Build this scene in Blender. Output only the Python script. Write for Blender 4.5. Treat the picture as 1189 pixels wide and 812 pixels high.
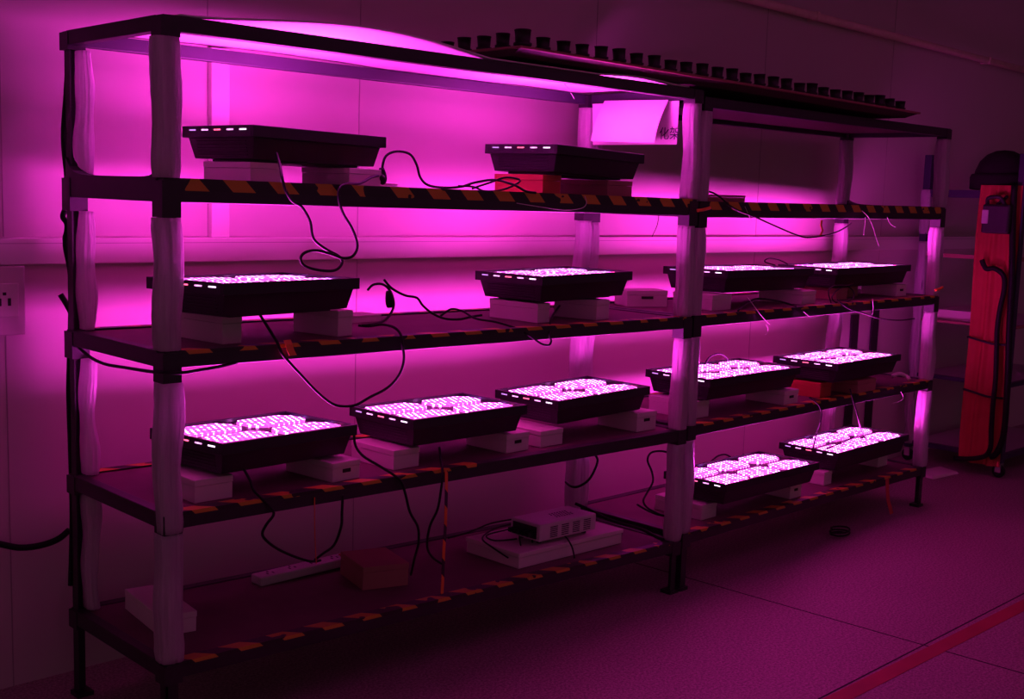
import bpy, bmesh, math, random
from mathutils import Vector, Matrix, Euler
random.seed(7)
R=math.radians
for o in list(bpy.data.objects): bpy.data.objects.remove(o)
SC=bpy.context.scene; COL=SC.collection
# ------------------------------------------------------------------ camera
CAM=Vector((-1.34344,-2.536583,1.394765)); YAW,PIT,ROLL,FPX=0.7731,-0.1278,0.0316,1388.08
CP=Vector((0,0,0))
_F=Vector((math.sin(YAW)*math.cos(PIT),math.cos(YAW)*math.cos(PIT),math.sin(PIT)))
_R=Vector((math.cos(YAW),-math.sin(YAW),0)); _U=_R.cross(_F)
_c,_s=math.cos(ROLL),math.sin(ROLL)
_R,_U=_c*_R+_s*_U,-_s*_R+_c*_U
cd=bpy.data.cameras.new('camera'); cam=bpy.data.objects.new('camera',cd); COL.objects.link(cam)
m3=Matrix((_R,_U,-_F)).transposed()
cam.matrix_world=Matrix.Translation(CAM)@m3.to_4x4()
cd.sensor_width=36; cd.lens=FPX/1189*36; cd.clip_start=.05
SC.camera=cam
# ------------------------------------------------------------------ light and exposure
W=bpy.data.worlds.new('world'); SC.world=W; W.use_nodes=True
W.node_tree.nodes['Background'].inputs[0].default_value=(.9,.4,.62,1)
W.node_tree.nodes['Background'].inputs[1].default_value=.023
SC.view_settings.view_transform='Standard'; SC.view_settings.look='None'
SC.view_settings.exposure=2.2; SC.view_settings.gamma=1; SC.view_settings.use_curve_mapping=False
LED=5.0       # peak radiance of one diode
LEDBASE=.30
LAMPW=2.15     # watts of each light's diode bank
LAMPC=(1,.035,.78)    # glow of the lens sheet between the diodes
# ------------------------------------------------------------------ helpers
def ray(px,py): return (_F*FPX+_R*(px-594.5)-_U*(py-406))
def aty(px,py,Y): d=ray(px,py); return CAM+d*((Y-CAM.y)/d.y)
def atz(px,py,Z): d=ray(px,py); return CAM+d*((Z-CAM.z)/d.z)
def atx(px,py,X): d=ray(px,py); return CAM+d*((X-CAM.x)/d.x)
def tag(o,label=None,cat=None,group=None,kind=None):
    if label: o['label']=label
    if cat: o['category']=cat
    if group: o['group']=group
    if kind: o['kind']=kind
    return o
def empty(name,loc,rot=(0,0,0)):
    o=bpy.data.objects.new(name,None); COL.objects.link(o); o.location=loc; o.rotation_euler=rot; o.empty_display_size=.05
    return o
def adopt(o,parent,name=None):
    bpy.context.view_layer.update()
    mw=o.matrix_world.copy(); o.parent=parent; o.matrix_parent_inverse=parent.matrix_world.inverted(); o.matrix_world=mw
    if name: o.name=name; o.data.name=name
    for k in ('label','category','group'):
        if k in o: del o[k]
class MB:
    def __init__(s): s.v=[]; s.f=[]
    def add(s,vs,fs):
        n=len(s.v); s.v+=[tuple(v) for v in vs]; s.f+=[tuple(n+i for i in f) for f in fs]; return s
    def box(s,x0,x1,y0,y1,z0,z1,M=None):
        vs=[Vector(v) for v in ((x0,y0,z0),(x1,y0,z0),(x1,y1,z0),(x0,y1,z0),(x0,y0,z1),(x1,y0,z1),(x1,y1,z1),(x0,y1,z1))]
        if M: vs=[M@v for v in vs]
        return s.add(vs,[(0,3,2,1),(4,5,6,7),(0,1,5,4),(1,2,6,5),(2,3,7,6),(3,0,4,7)])
    def frustum(s,b,t):     # b,t=(x0,x1,y0,y1,z)
        vs=[(b[0],b[2],b[4]),(b[1],b[2],b[4]),(b[1],b[3],b[4]),(b[0],b[3],b[4]),(t[0],t[2],t[4]),(t[1],t[2],t[4]),(t[1],t[3],t[4]),(t[0],t[3],t[4])]
        return s.add(vs,[(0,3,2,1),(4,5,6,7),(0,1,5,4),(1,2,6,5),(2,3,7,6),(3,0,4,7)])
    def beam(s,a,b,w,h):    # a,b: ends of lower front edge; w: horizontal width to the left of the run; h: height
        a=Vector(a); b=Vector(b); d=(b-a); n=Vector((-d.y,d.x,0)).normalized()*w; u=Vector((0,0,h))
        vs=[a,b,b+n,a+n,a+u,b+u,b+n+u,a+n+u]
        return s.add(vs,[(0,3,2,1),(4,5,6,7),(0,1,5,4),(1,2,6,5),(2,3,7,6),(3,0,4,7)])
    def lathe(s,prof,seg=16,c=(0,0,0),sx=1,sy=1,cap=True):
        n0=[]
        vs=[];fs=[]
        for r,z in prof:
            for k in range(seg):
                a=2*math.pi*k/seg; vs.append((c[0]+r*sx*math.cos(a),c[1]+r*sy*math.sin(a),c[2]+z))
        for i in range(len(prof)-1):
            for k in range(seg):
                k2=(k+1)%seg; fs.append((i*seg+k,i*seg+k2,(i+1)*seg+k2,(i+1)*seg+k))
        if cap: fs.append(tuple(reversed(range(seg)))); fs.append(tuple(range((len(prof)-1)*seg,len(prof)*seg)))
        return s.add(vs,fs)
    def tube(s,pts,r,seg=7,sm=5,rf=None):
        P=[Vector(p) for p in pts]
        if sm>1 and len(P)>2:
            Q=[]
            for i in range(len(P)-1):
                p0=P[max(i-1,0)];p1=P[i];p2=P[i+1];p3=P[min(i+2,len(P)-1)]
                for k in range(sm):
                    t=k/sm; Q.append(.5*((2*p1)+(p2-p0)*t+(2*p0-5*p1+4*p2-p3)*t*t+(3*p1-p0-3*p2+p3)*t**3))
            Q.append(P[-1]); P=Q
        up=Vector((.3,.5,.8)).normalized(); vs=[];fs=[]
        for i,p in enumerate(P):
            t=(P[min(i+1,len(P)-1)]-P[max(i-1,0)])
            if t.length<1e-7: t=Vector((0,0,1))
            t.normalize(); u=(up-t*up.dot(t))
            if u.length<1e-4: u=t.orthogonal()
            u.normalize(); up=u; w=t.cross(u); rr=r*(rf(i/(len(P)-1)) if rf else 1)
            for k in range(seg):
                a=2*math.pi*k/seg; vs.append(p+u*math.cos(a)*rr+w*math.sin(a)*rr)
        for i in range(len(P)-1):
            for k in range(seg):
                k2=(k+1)%seg; fs.append((i*seg+k,i*seg+k2,(i+1)*seg+k2,(i+1)*seg+k))
        fs.append(tuple(reversed(range(seg)))); fs.append(tuple(range((len(P)-1)*seg,len(P)*seg)))
        return s.add(vs,fs)
    def build(s,name,mat,parent=None,smooth=False,bevel=0,org=None):
        me=bpy.data.meshes.new(name)
        vs=[tuple(Vector(v)-Vector(org)) for v in s.v] if org else s.v
        me.from_pydata(vs,[],s.f); me.materials.append(mat); me.update()
        if smooth:
            for p in me.polygons: p.use_smooth=True
        o=bpy.data.objects.new(name,me); COL.objects.link(o)
        if org: o.location=org
        if parent: o.parent=parent
        if bevel:
            bv=o.modifiers.new('bevel','BEVEL'); bv.width=bevel; bv.segments=2; bv.limit_method='ANGLE'
        return o
# ------------------------------------------------------------------ materials
MATS={}
class NT:
    def __init__(s,name):
        s.m=bpy.data.materials.new(name); s.m.use_nodes=True; s.t=s.m.node_tree; s.b=s.t.nodes['Principled BSDF']; MATS[name]=s.m
    def n(s,ty,**k):
        x=s.t.nodes.new(ty)
        for a,b in k.items(): setattr(x,a,b)
        return x
    def l(s,a,b): s.t.links.new(a,b)
    def math(s,op,a,b=None,c=None):
        x=s.n('ShaderNodeMath',operation=op)
        for i,v in enumerate((a,b,c)):
            if v is None: continue
            if isinstance(v,(int,float)): x.inputs[i].default_value=v
            else: s.l(v,x.inputs[i])
        return x.outputs[0]
    def coord(s,sc=(1,1,1),kind='Object'):
        t=s.n('ShaderNodeTexCoord'); m=s.n('ShaderNodeMapping'); m.inputs['Scale'].default_value=sc; s.l(t.outputs[kind],m.inputs[0]); return m.outputs[0]
    def noise(s,v,scale,detail=3,rough=.5):
        x=s.n('ShaderNodeTexNoise'); x.inputs['Scale'].default_value=scale; x.inputs['Detail'].default_value=detail; x.inputs['Roughness'].default_value=rough; s.l(v,x.inputs['Vector']); return x.outputs['Fac']
    def mix(s,f,a,b):
        x=s.n('ShaderNodeMix',data_type='RGBA')
        if isinstance(f,(int,float)): x.inputs[0].default_value=f
        else: s.l(f,x.inputs[0])
        for i,v in ((6,a),(7,b)):
            if isinstance(v,tuple): x.inputs[i].default_value=(*v,1)
            else: s.l(v,x.inputs[i])
        return x.outputs[2]
    def bump(s,h,st=.3,d=.01):
        x=s.n('ShaderNodeBump'); x.inputs['Strength'].default_value=st; x.inputs['Distance'].default_value=d; s.l(h,x.inputs['Height']); s.l(x.outputs[0],s.b.inputs['Normal'])
def plain(name,col,rough=.5,metal=0,var=.15,scale=20,bump=0,spec=None):
    t=NT(name); v=t.coord(); f=t.noise(v,scale)
    c2=tuple(max(0,c*(1-var)) for c in col); c1=tuple(min(1,c*(1+var)) for c in col)
    t.l(t.mix(f,c2,c1),t.b.inputs['Base Color']); t.b.inputs['Roughness'].default_value=rough; t.b.inputs['Metallic'].default_value=metal
    if spec is not None: t.b.inputs['Specular IOR Level'].default_value=spec
    if bump: t.bump(f,bump)
    return t.m
M={}
M['wall']=plain('wall_paint',(.62,.5,.52),.55,var=.03,scale=3)
M['ceiling']=plain('ceiling_paint',(.6,.5,.5),.8,var=.04,scale=3)
M['trunk']=plain('trunking_plastic',(.82,.72,.72),.35,var=.03,scale=6)
M['seam']=plain('seam_shadow_gap',(.4,.31,.33),.8)
M['pipe']=plain('pipe_paint',(.85,.62,.55),.45)
M['black']=plain('black_painted_steel',(.022,.018,.026),.45,var=.3,scale=30)
M['galv']=plain('grey_painted_steel',(.028,.024,.045),.45,var=.2,scale=14)
M['housing']=plain('black_lamp_housing',(.014,.012,.02),.42,var=.25,scale=40)
M['rubber']=plain('black_cable_rubber',(.012,.010,.014),.5,var=.2,scale=30,spec=.2)
M['board']=plain('brown_shelf_board',(.15,.075,.09),.7,var=.25,scale=9,bump=.1)
M['card']=plain('white_card',(.72,.62,.62),.65,var=.05,scale=8)
M['redcard']=plain('red_card',(.62,.07,.06),.6,var=.1,scale=8)
M['browncard']=plain('brown_card',(.4,.17,.15),.7,var=.12,scale=8)
M['hole']=plain('dark_hole',(.02,.015,.02),.8)
M['paper']=plain('white_paper',(.82,.78,.78),.7,var=.02,scale=4)
M['ink']=plain('blue_black_ink',(.03,.02,.06),.6)
M['orange']=plain('orange_red_fabric',(.5,.05,.05),.75,var=.12,scale=12)
M['orangeplastic']=plain('orange_plastic',(.9,.25,.04),.5,var=.2,scale=30)
M['thread']=plain('white_thread',(.8,.75,.75),.6)
M['metalgrey']=plain('grey_plate',(.45,.38,.42),.4,var=.1,scale=9)
M['felt']=plain('black_felt',(.012,.01,.012),.9)
M['tray']=plain('brown_tray_rim',(.3,.12,.1),.6,var=.15)
M['traybody']=plain('dark_tray_body',(.06,.03,.035),.7)
M['pot']=plain('black_pot_plastic',(.012,.01,.014),.5)
M['bluemetal']=plain('dark_blue_steel',(.03,.025,.07),.45,var=.2)
M['screen']=plain('pale_display',(.6,.55,.6),.3)
M['ivory']=plain('ivory_device_plastic',(.62,.55,.58),.4,var=.04)
# floor: speckled vinyl tiles with joints
t=NT('speckled_vinyl_floor'); v=t.coord()
sp=t.noise(v,120,2,.8); big=t.noise(v,2.2,3)
base=t.mix(big,(.36,.25,.27),(.44,.31,.33))
ramp=t.n('ShaderNodeValToRGB'); ramp.color_ramp.elements[0].position=.38; ramp.color_ramp.elements[1].position=.66
ramp.color_ramp.elements[0].color=(.45,.45,.45,1); ramp.color_ramp.elements[1].color=(1.35,1.35,1.35,1); t.l(sp,ramp.inputs[0])
mm=t.n('ShaderNodeMix',data_type='RGBA',blend_type='MULTIPLY'); mm.inputs[0].default_value=.8; t.l(base,mm.inputs[6]); t.l(ramp.outputs[0],mm.inputs[7])
t.l(mm.outputs[2],t.b.inputs['Base Color']); t.b.inputs['Roughness'].default_value=.5; t.bump(sp,.08,.003); M['floor']=t.m
# cling film
t=NT('wrapping_film'); v=t.coord((90,90,3)); f=t.noise(v,1,3,.6); f2=t.noise(t.coord((14,14,9)),1,3)
t.l(t.mix(f,(.5,.4,.48),(.98,.92,.97)),t.b.inputs['Base Color']); t.b.inputs['Roughness'].default_value=.28  # pleat shade and glints put into the base colour as dark and pale streaks
t.b.inputs['Coat Weight'].default_value=.25; t.b.inputs['Coat Roughness'].default_value=.2
hs=t.math('ADD',f,f2); t.bump(hs,1.0,.012)
tr=t.n('ShaderNodeBsdfTranslucent'); tr.inputs[0].default_value=(.95,.85,.92,1); ms=t.n('ShaderNodeMixShader'); ms.inputs[0].default_value=.42
out=t.t.nodes['Material Output']; t.l(t.b.outputs[0],ms.inputs[1]); t.l(tr.outputs[0],ms.inputs[2]); t.l(ms.outputs[0],out.inputs[0]); M['film']=t.m
# foam sheet (thin, lets light through a little)
t=NT('white_foam_sheet'); f=t.noise(t.coord(),3); t.l(t.mix(f,(.78,.7,.74),(.86,.78,.82)),t.b.inputs['Base Color']); t.b.inputs['Roughness'].default_value=.8; M['foam']=t.m
# hazard tape
t=NT('hazard_tape'); tc=t.n('ShaderNodeTexCoord'); sx=t.n('ShaderNodeSeparateXYZ'); t.l(tc.outputs['Object'],sx.inputs[0])
a=t.math('MULTIPLY',t.math('ADD',t.math('ADD',sx.outputs[0],sx.outputs[2]),sx.outputs[1]),1/.125)
fr=t.math('FRACT',a); s1=t.math('GREATER_THAN',fr,.5)
w=t.noise(t.coord((4,4,4)),2.3,2,.5); keep=t.math('GREATER_THAN',w,.42)
mk=t.math('MULTIPLY',s1,keep); t.l(t.mix(mk,(.018,.014,.02),(.58,.32,.03)),t.b.inputs['Base Color']); t.b.inputs['Roughness'].default_value=.45; M['tape']=t.m
# diodes under their lens sheet
def ledmat(name,cell,tint,amp=1.0):
    t=NT(name); tc=t.n('ShaderNodeTexCoord'); sx=t.n('ShaderNodeSeparateXYZ'); t.l(tc.outputs['Object'],sx.inputs[0])
    X=t.math('DIVIDE',sx.outputs[0],cell); Y=t.math('DIVIDE',sx.outputs[1],cell)
    row=t.math('FLOOR',Y); X=t.math('ADD',X,t.math('MULTIPLY',t.math('MODULO',row,2),.5))
    fx=t.math('SUBTRACT',t.math('FRACT',X),.5); fy=t.math('SUBTRACT',t.math('FRACT',Y),.5)
    d=t.math('SQRT',t.math('ADD',t.math('MULTIPLY',fx,fx),t.math('MULTIPLY',fy,fy)))
    mr=t.n('ShaderNodeMapRange',interpolation_type='SMOOTHSTEP'); t.l(d,mr.inputs[0]); mr.inputs[1].default_value=.14; mr.inputs[2].default_value=.30; mr.inputs[3].default_value=1; mr.inputs[4].default_value=0
    cb=t.n('ShaderNodeCombineXYZ'); t.l(t.math('FLOOR',X),cb.inputs[0]); t.l(row,cb.inputs[1])
    wn=t.n('ShaderNodeTexWhiteNoise',noise_dimensions='3D'); t.l(cb.outputs[0],wn.inputs[0])
    rp=t.n('ShaderNodeValToRGB'); rp.color_ramp.interpolation='CONSTANT'; e=rp.color_ramp.elements
    e[0].position=0; e[0].color=(1,.02,.25,1); e[1].position=.28; e[1].color=(1,.17,.95,1)
    x=e.new(.8); x.color=(.6,.1,1,1); t.l(wn.outputs[0],rp.inputs[0])
    vv=t.math('ADD',t.math('MULTIPLY',wn.outputs[0],.7),.6)
    st=t.math('MULTIPLY',t.math('MULTIPLY',mr.outputs[0],vv),LED*amp)
    em=t.n('ShaderNodeEmission'); t.l(rp.outputs[0],em.inputs[0]); t.l(st,em.inputs[1])
    e2=t.n('ShaderNodeEmission'); e2.inputs[0].default_value=(*tint,1); e2.inputs[1].default_value=LEDBASE*amp
    ad=t.n('ShaderNodeAddShader'); t.l(em.outputs[0],ad.inputs[0]); t.l(e2.outputs[0],ad.inputs[1]); t.l(ad.outputs[0],t.t.nodes['Material Output'].inputs[0])
    return t.m
M['led']=ledmat('pink_grow_diodes',.0185,(1,.09,.75))
def emi(name,col,st):
    t=NT(name); f=t.noise(t.coord(),90,2); em=t.n('ShaderNodeEmission'); em.inputs[0].default_value=(*col,1); t.l(t.math('MULTIPLY',f,st*2),em.inputs[1])
    t.l(em.outputs[0],t.t.nodes['Material Output'].inputs[0]); return t.m
SL=[emi('slot_glow_violet',(.75,.25,1),.25),emi('slot_glow_pink',(1,.3,.9),.5),emi('slot_glow_red',(1,.1,.25),.6),emi('slot_glow_white',(1,.6,1),.6)]
# ------------------------------------------------------------------ setting
WY=.68
def struct(o,label=None): o['kind']='structure'; return o
struct(MB().box(-4,9,WY,WY+.12,0,2.9).build('wall_back',M['wall']))
struct(MB().box(-4,9,-6,WY,-.1,0).build('floor',M['floor']))
struct(MB().box(-4,9,-6,WY+.12,2.9,3.0).build('ceiling',M['ceiling']))
struct(MB().box(9,9.1,-6,WY+.12,0,2.9).build('wall_right',M['wall']))
# trunking band and riser
b=MB().box(-3,9,WY-.028,WY,1.172,1.243)
struct(b.build('trim_1',M['trunk'],bevel=.003))
g=MB(); g.box(-3,9,WY-.0285,WY-.02,1.228,1.2295)
struct(g.build('trim_2',M['seam']))
struct(MB().box(.507,.568,WY-.022,WY,1.243,1.80).build('trim_3',M['trunk'],bevel=.003))
for i,x in enumerate((-.1,.505,1.06,2.2,3.35,4.5)):
    s=MB()
    if x!=.505: s.box(x,x+.003,WY-.0012,WY,.0,1.17)
    s.box(x,x+.003,WY-.0012,WY,1.245,2.9)
    struct(s.build('trim_%d'%(4+i),M['seam']))
# floor joints and painted line
j=MB()
A=atz(800,672,0);B_=atz(1189,783,0); d=(B_-A)
j.beam(A-d*.25,A+d*2,.005,.0008)
A=atz(960,808,0);B_=atz(1189,690,0); d=(B_-A); j.beam(A-d*1.0,A+d*2.5,.005,.0008)
struct(j.build('trim_10',M['hole']))
A=atz(990,812,0);B_=atz(1189,710,0); d=(B_-A)
M['line']=plain('worn_red_floor_tape',(.42,.06,.07),.6,var=.3,scale=6)
tag(MB().beam(A-d*.6,A+d*2.2,.055,.0015).build('floor_tape',M['line']),'red marking tape running diagonally across the speckled floor','tape')
# pipe high on the wall
q0=aty(850,-6,.64); q1=aty(1215,88,.64)
pp=MB(); pp.tube([q0-(q1-q0)*.6,q1+(q1-q0)*.5],.014,10,1)
P_=empty('wall_pipe',q0); tag(P_,'thin tan pipe running high across the bare back wall','pipe')
MB().tube([Vector((0,0,0))-(q1-q0)*.6,(q1-q0)*1.5],.019,10,1).build('pipe_run',M['pipe'],P_,True)
for k in (.2,.75,1.2):
    c=(q1-q0)*k; MB().box(c.x-.012,c.x+.012,c.y-.02,WY-q0.y,c.z-.02,c.z+.02).build('pipe_clip',M['pipe'],P_,bevel=.003)
# ------------------------------------------------------------------ racks
D=.5296; W1=2.0; W2=1.9055; X2=2.0145; TH=.0238
ZB=[[1.7405,1.7376,1.7163,1.7232],[1.3556,1.347,1.3406,1.3486],[.9689,.9564,.9581,.9589],[.5798,.5574,.5654,.5659],[.2064,.1524,.1725,.1543]]
HB=[.036,.055,.04,.04,.04]
def zb(l,x,r):
    return ZB[l][2*r]+(ZB[l][2*r+1]-ZB[l][2*r])*x/(W1 if r==0 else W2)
def shz(l,x):     # top of the shelf board at world x
    if x<2.007: return zb(l,x,0)+HB[l]-.004
    return zb(l,x-X2,1)+HB[l]-.004
def wrap(x,y,z0,z1,w,d,seed,lump=.12,off=(0,0)):
    rn=random.Random(seed); m=MB(); seg=48; n=max(4,int((z1-z0)/.012)); ph=[rn.uniform(0,6.28) for _ in range(8)]
    vs=[];fs=[]
    for i in range(n+1):
        z=z0+(z1-z0)*i/n; e=min(1,.93+.07*min(i,n-i)/2)
        k=1+lump*(.55*math.sin(z*17+ph[0])+.45*math.sin(z*41+ph[1]))
        ox=off[0]+.003*math.sin(z*23+ph[2]); oy=off[1]+.003*math.sin(z*19+ph[3])
        for j in range(seg):
            a=2*math.pi*j/seg; ca,sa=math.cos(a),math.sin(a)
            sq=(abs(ca)**3.2+abs(sa)**3.2)**(-1/3.2)
            pl=1+.03*math.sin(9*a+ph[4]+z*3)+.028*math.sin(14*a+ph[5]-z*5)+.02*math.sin(19*a+ph[7]+z*11)+.04*math.sin(2*a+z*13+ph[6])+.012*math.sin(z*140+3*a+ph[1])*math.sin(z*9+ph[2])
            rr=sq*pl*k*e
            vs.append((x+ox+w/2*ca*rr,y+oy+d/2*sa*rr,z))
    for i in range(n):
        for j in range(seg):
            j2=(j+1)%seg; fs.append((i*seg+j,i*seg+j2,(i+1)*seg+j2,(i+1)*seg+j))
    fs.append(tuple(reversed(range(seg)))); fs.append(tuple(range(n*seg,(n+1)*seg)))
    return m.add(vs,fs)
def make_rack(r,label,loc,rz):
    Wd=W1 if r==0 else W2
    root=empty('storage_rack',loc,(0,0,rz)); tag(root,label,'rack')
    pw=.042
    for ix,(x,sx) in enumerate(((0,1),(Wd,-1))):
        for iy,(y,sy) in enumerate(((0,1),(D,-1))):
            z1=zb(0,x,r)+.036; m=MB(); t=.004
            # angle-iron profile with its flanges on the outer faces
            xa,xb=sorted((x,x+sx*pw)); ya,yb=sorted((y,y+sy*pw)); g_=.0055
            m.box(*sorted((x+sx*g_,x+sx*(pw-g_))),*sorted((y+sy*g_,y+sy*(g_+t))),0,z1)
            m.box(*sorted((x+sx*g_,x+sx*(g_+t))),*sorted((y+sy*g_,y+sy*(pw-g_))),0,z1)
            m.box(xa-.002,xb+.002,ya-.002,yb+.002,0,.012)
            for l in range(5):   # dark collars taped round the post under each shelf
                zz=zb(l,x,r); m.box(xa-.003,xb+.003,ya-.003,yb+.003,zz-(.035 if l in(1,2) else .012),zz+HB[l]*.9)
            post=m.build('post',M['black'],root)
            for l in range(4):
                zt=zb(l,x,r)-(.036 if l in(1,2) else .012); zl=zb(l+1,x,r)+HB[l+1]+.001
                w=.062; dd=.058; off=(0,0)
                if ix==0 and iy==1 and r==0: w=.036; off=(.022,-.014)
                if (ix==1)!=(r==1): w=.053 if iy==0 else .05
                if l==0 and iy==0 and ix==0 and r==0: zt-=.0
                if iy==0 and l in (2,) and ix==0 and r==0: zl-=.05
                cx=x+sx*pw/2; cy=y+sy*pw/2
                wr=wrap(cx,cy,zl,zt,w,dd,r*100+ix*10+iy*3+l,.045 if not(ix==0 and iy==1 and r==0) else .2,off).build('film_wrap',M['film'],post,True)
    if r==1: MB().beam((.03,.03,zb(0,0,1)+.02),(Wd-.03,.03,zb(0,Wd,1)+.02),D-.06,.012).build('shelf_board',M['board'],root)
    for l in range(5):
        a=zb(l,0,r); b=zb(l,Wd,r); h=HB[l]; bw=.03
        dk=M['black']; 
        MB().beam((.003,-.001,a),(Wd-.003,-.001,b),bw,h).build('beam',dk,root,bevel=.0025)
        MB().beam((Wd-.003,D+.001,b),(.003,D+.001,a),bw,h).build('beam',dk if l else M['galv'],root,bevel=.0025)
        MB().beam((-.001,D-.03,a),(-.001,.03,a),bw,h).build('beam',dk,root,bevel=.0025)
        MB().beam((Wd+.001,.03,b),(Wd+.001,D-.03,b),bw,h).build('beam',dk if l else M['galv'],root,bevel=.0025)
        if l:
            nx=24; vs=[];fs=[]
            e=.029
            m=MB(); m.beam((e,e,a+h-.016),(Wd-e,e,b+h-.016),D-2*e,.012); m.build('shelf_board',M['board'],root)
            if l==1:   # black tape swept up where the shelf edge meets the posts
                for (ex,r_) in ((-.002,0),(Wd-.028,1)):
                    if r_!=r: continue
                    m=MB(); vs=[];fs=[]; n=24; ab=a if r==0 else b
                    for i in range(n+1):
                        y=.02+(D-.04)*i/n; hgt=.002+.032*math.exp(-(y-.02)/.02)*(.7 if r==0 else .1)+.045*math.exp(-(D-.02-y)/.03)
                        for x_ in (ex,ex+.03): vs+=[(x_,y,ab+h-.002),(x_,y,ab+h+hgt)]
                    for i in range(n):
                        k=i*4; fs+=[(k,k+4,k+5,k+1),(k+2,k+3,k+7,k+6),(k+1,k+5,k+7,k+3)]
                    m.add(vs,fs).build('corner_tape',M['black'],root)
            # hazard tape folded over the front edge
            y0=-.0022; m=MB()
            xs0=.03 if not(l==3 and r==0) else .03; xs1=Wd-.03 if not(l==3 and r==0) else 1.0
            za=lambda x: a+(b-a)*x/Wd
            hh=h*.5 if l==1 else h*.22
            vs=[(xs0,y0,za(xs0)+h-hh),(xs1,y0,za(xs1)+h-hh),(xs1,y0,za(xs1)+h+.0012),(xs0,y0,za(xs0)+h+.0012),(xs1,.034,za(xs1)+h+.0012),(xs0,.034,za(xs0)+h+.0012)]
            m.add(vs,[(0,1,2,3),(3,2,4,5)]); m.build('hazard_tape',M['tape'],root)
            if l in (2,3):
                m=MB(); vs=[(.04,D-.034,a+h+.0012),(Wd-.04,D-.034,b+h+.0012),(Wd-.04,D+.002,b+h+.0012),(.04,D+.002,a+h+.0012)]
                m.add(vs,[(0,1,2,3)]); m.build('hazard_tape',M['tape'],root)
    return root
rack1=make_rack(0,'nearer five-level black steel rack at left with film-wrapped posts, seven grow lights',(0,0,0),0)
rack2=make_rack(1,'farther five-level black steel rack at right carrying six grow lights',(X2,0,0),TH)
# ------------------------------------------------------------------ grow lights
def make_lamp(nx,ny,ln,name='grow_light'):
    wd=.295; H=.089
    root=empty(name,(0,0,0))
    rim=.03; s=.012
    m=MB(); m.frustum((.022,ln-.022,.026,wd-.026,.006),(.012,ln-.012,.012,wd-.012,H-rim))
    m.box(.06,ln-.06,.05,wd-.05,0,.006)
    for k in range(5):   # louvre ribs on the end faces
        z=.014+k*.0085; f=(z-.006)/(H-rim-.006); xo=.022-.010*f
        m.box(xo-.0025,xo+.002,.045,wd-.045,z,z+.003); m.box(ln-xo-.002,ln-xo+.0025,.045,wd-.045,z,z+.003)
    m.build('housing',M['housing'],root,bevel=.002)
    m=MB(); t=.009
    m.box(0,ln,0,t,H-rim,H); m.box(0,ln,wd-t,wd,H-rim,H); m.box(0,t,t,wd-t,H-rim,H); m.box(ln-t,ln,t,wd-t,H-rim,H)
    m.box(t,ln-t,t,wd-t,H-rim,H-rim+.004)
    m.build('rim',M['housing'],root,bevel=.0015)
    MB().box(t,ln-t,t,wd-t,H-rim+.004,H-.0115).build('mounting_plate',M['galv'],root)
    mx,my,gp=.018,.017,.028
    bw=(ln-2*mx-(nx-1)*gp)/nx; bh=(wd-2*my-(ny-1)*gp)/ny
    for i in range(nx):
        for j in range(ny):
            x=mx+i*(bw+gp); y=my+j*(bh+gp); c=.03
            z0,z1=H-.0115,H-.006
            o=[(x+c,y),(x+bw-c,y),(x+bw,y+c),(x+bw,y+bh-c),(x+bw-c,y+bh),(x+c,y+bh),(x,y+bh-c),(x,y+c)]
            m=MB(); m.add([(a,b,z0) for a,b in o]+[(a,b,z1) for a,b in o],[tuple(reversed(range(8))),tuple(range(8,16))]+[(k,(k+1)%8,8+(k+1)%8,8+k) for k in range(8)])
            m.build('led_panel',M['led'],root)
    for k in range(5):
        y=.028+k*.052; m=MB().box(-.0012,.002,y,y+.026,H-.0125,H-.009)
        m.build('light_slot',SL[(3,1,2,1,0)[k]],root)
    ld=bpy.data.lights.new('diode_light','AREA'); ld.shape='RECTANGLE'; ld.size=ln-.06; ld.size_y=wd-.06; ld.energy=LAMPW*(ln/.4653)**.7; ld.color=LAMPC; ld.spread=R(172)
    lo=bpy.data.objects.new('diode_light',ld); COL.objects.link(lo); lo.location=(ln/2,wd/2,H-.004); lo.rotation_euler=(math.pi,0,0); lo.parent=root
    return root
def children(o): return [c for c in bpy.data.objects if c.parent==o]
def copy_tree(o,parent=None):
    c=o.copy(); COL.objects.link(c); c.parent=parent
    for ch in children(o): copy_tree(ch,c)
    return c
LN1,LN2=.4653,.6449
protoA=make_lamp(2,2,LN1); protoB=make_lamp(3,2,LN2)
SZ={0:(LN1,.295),1:(LN2,.295)}
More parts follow.
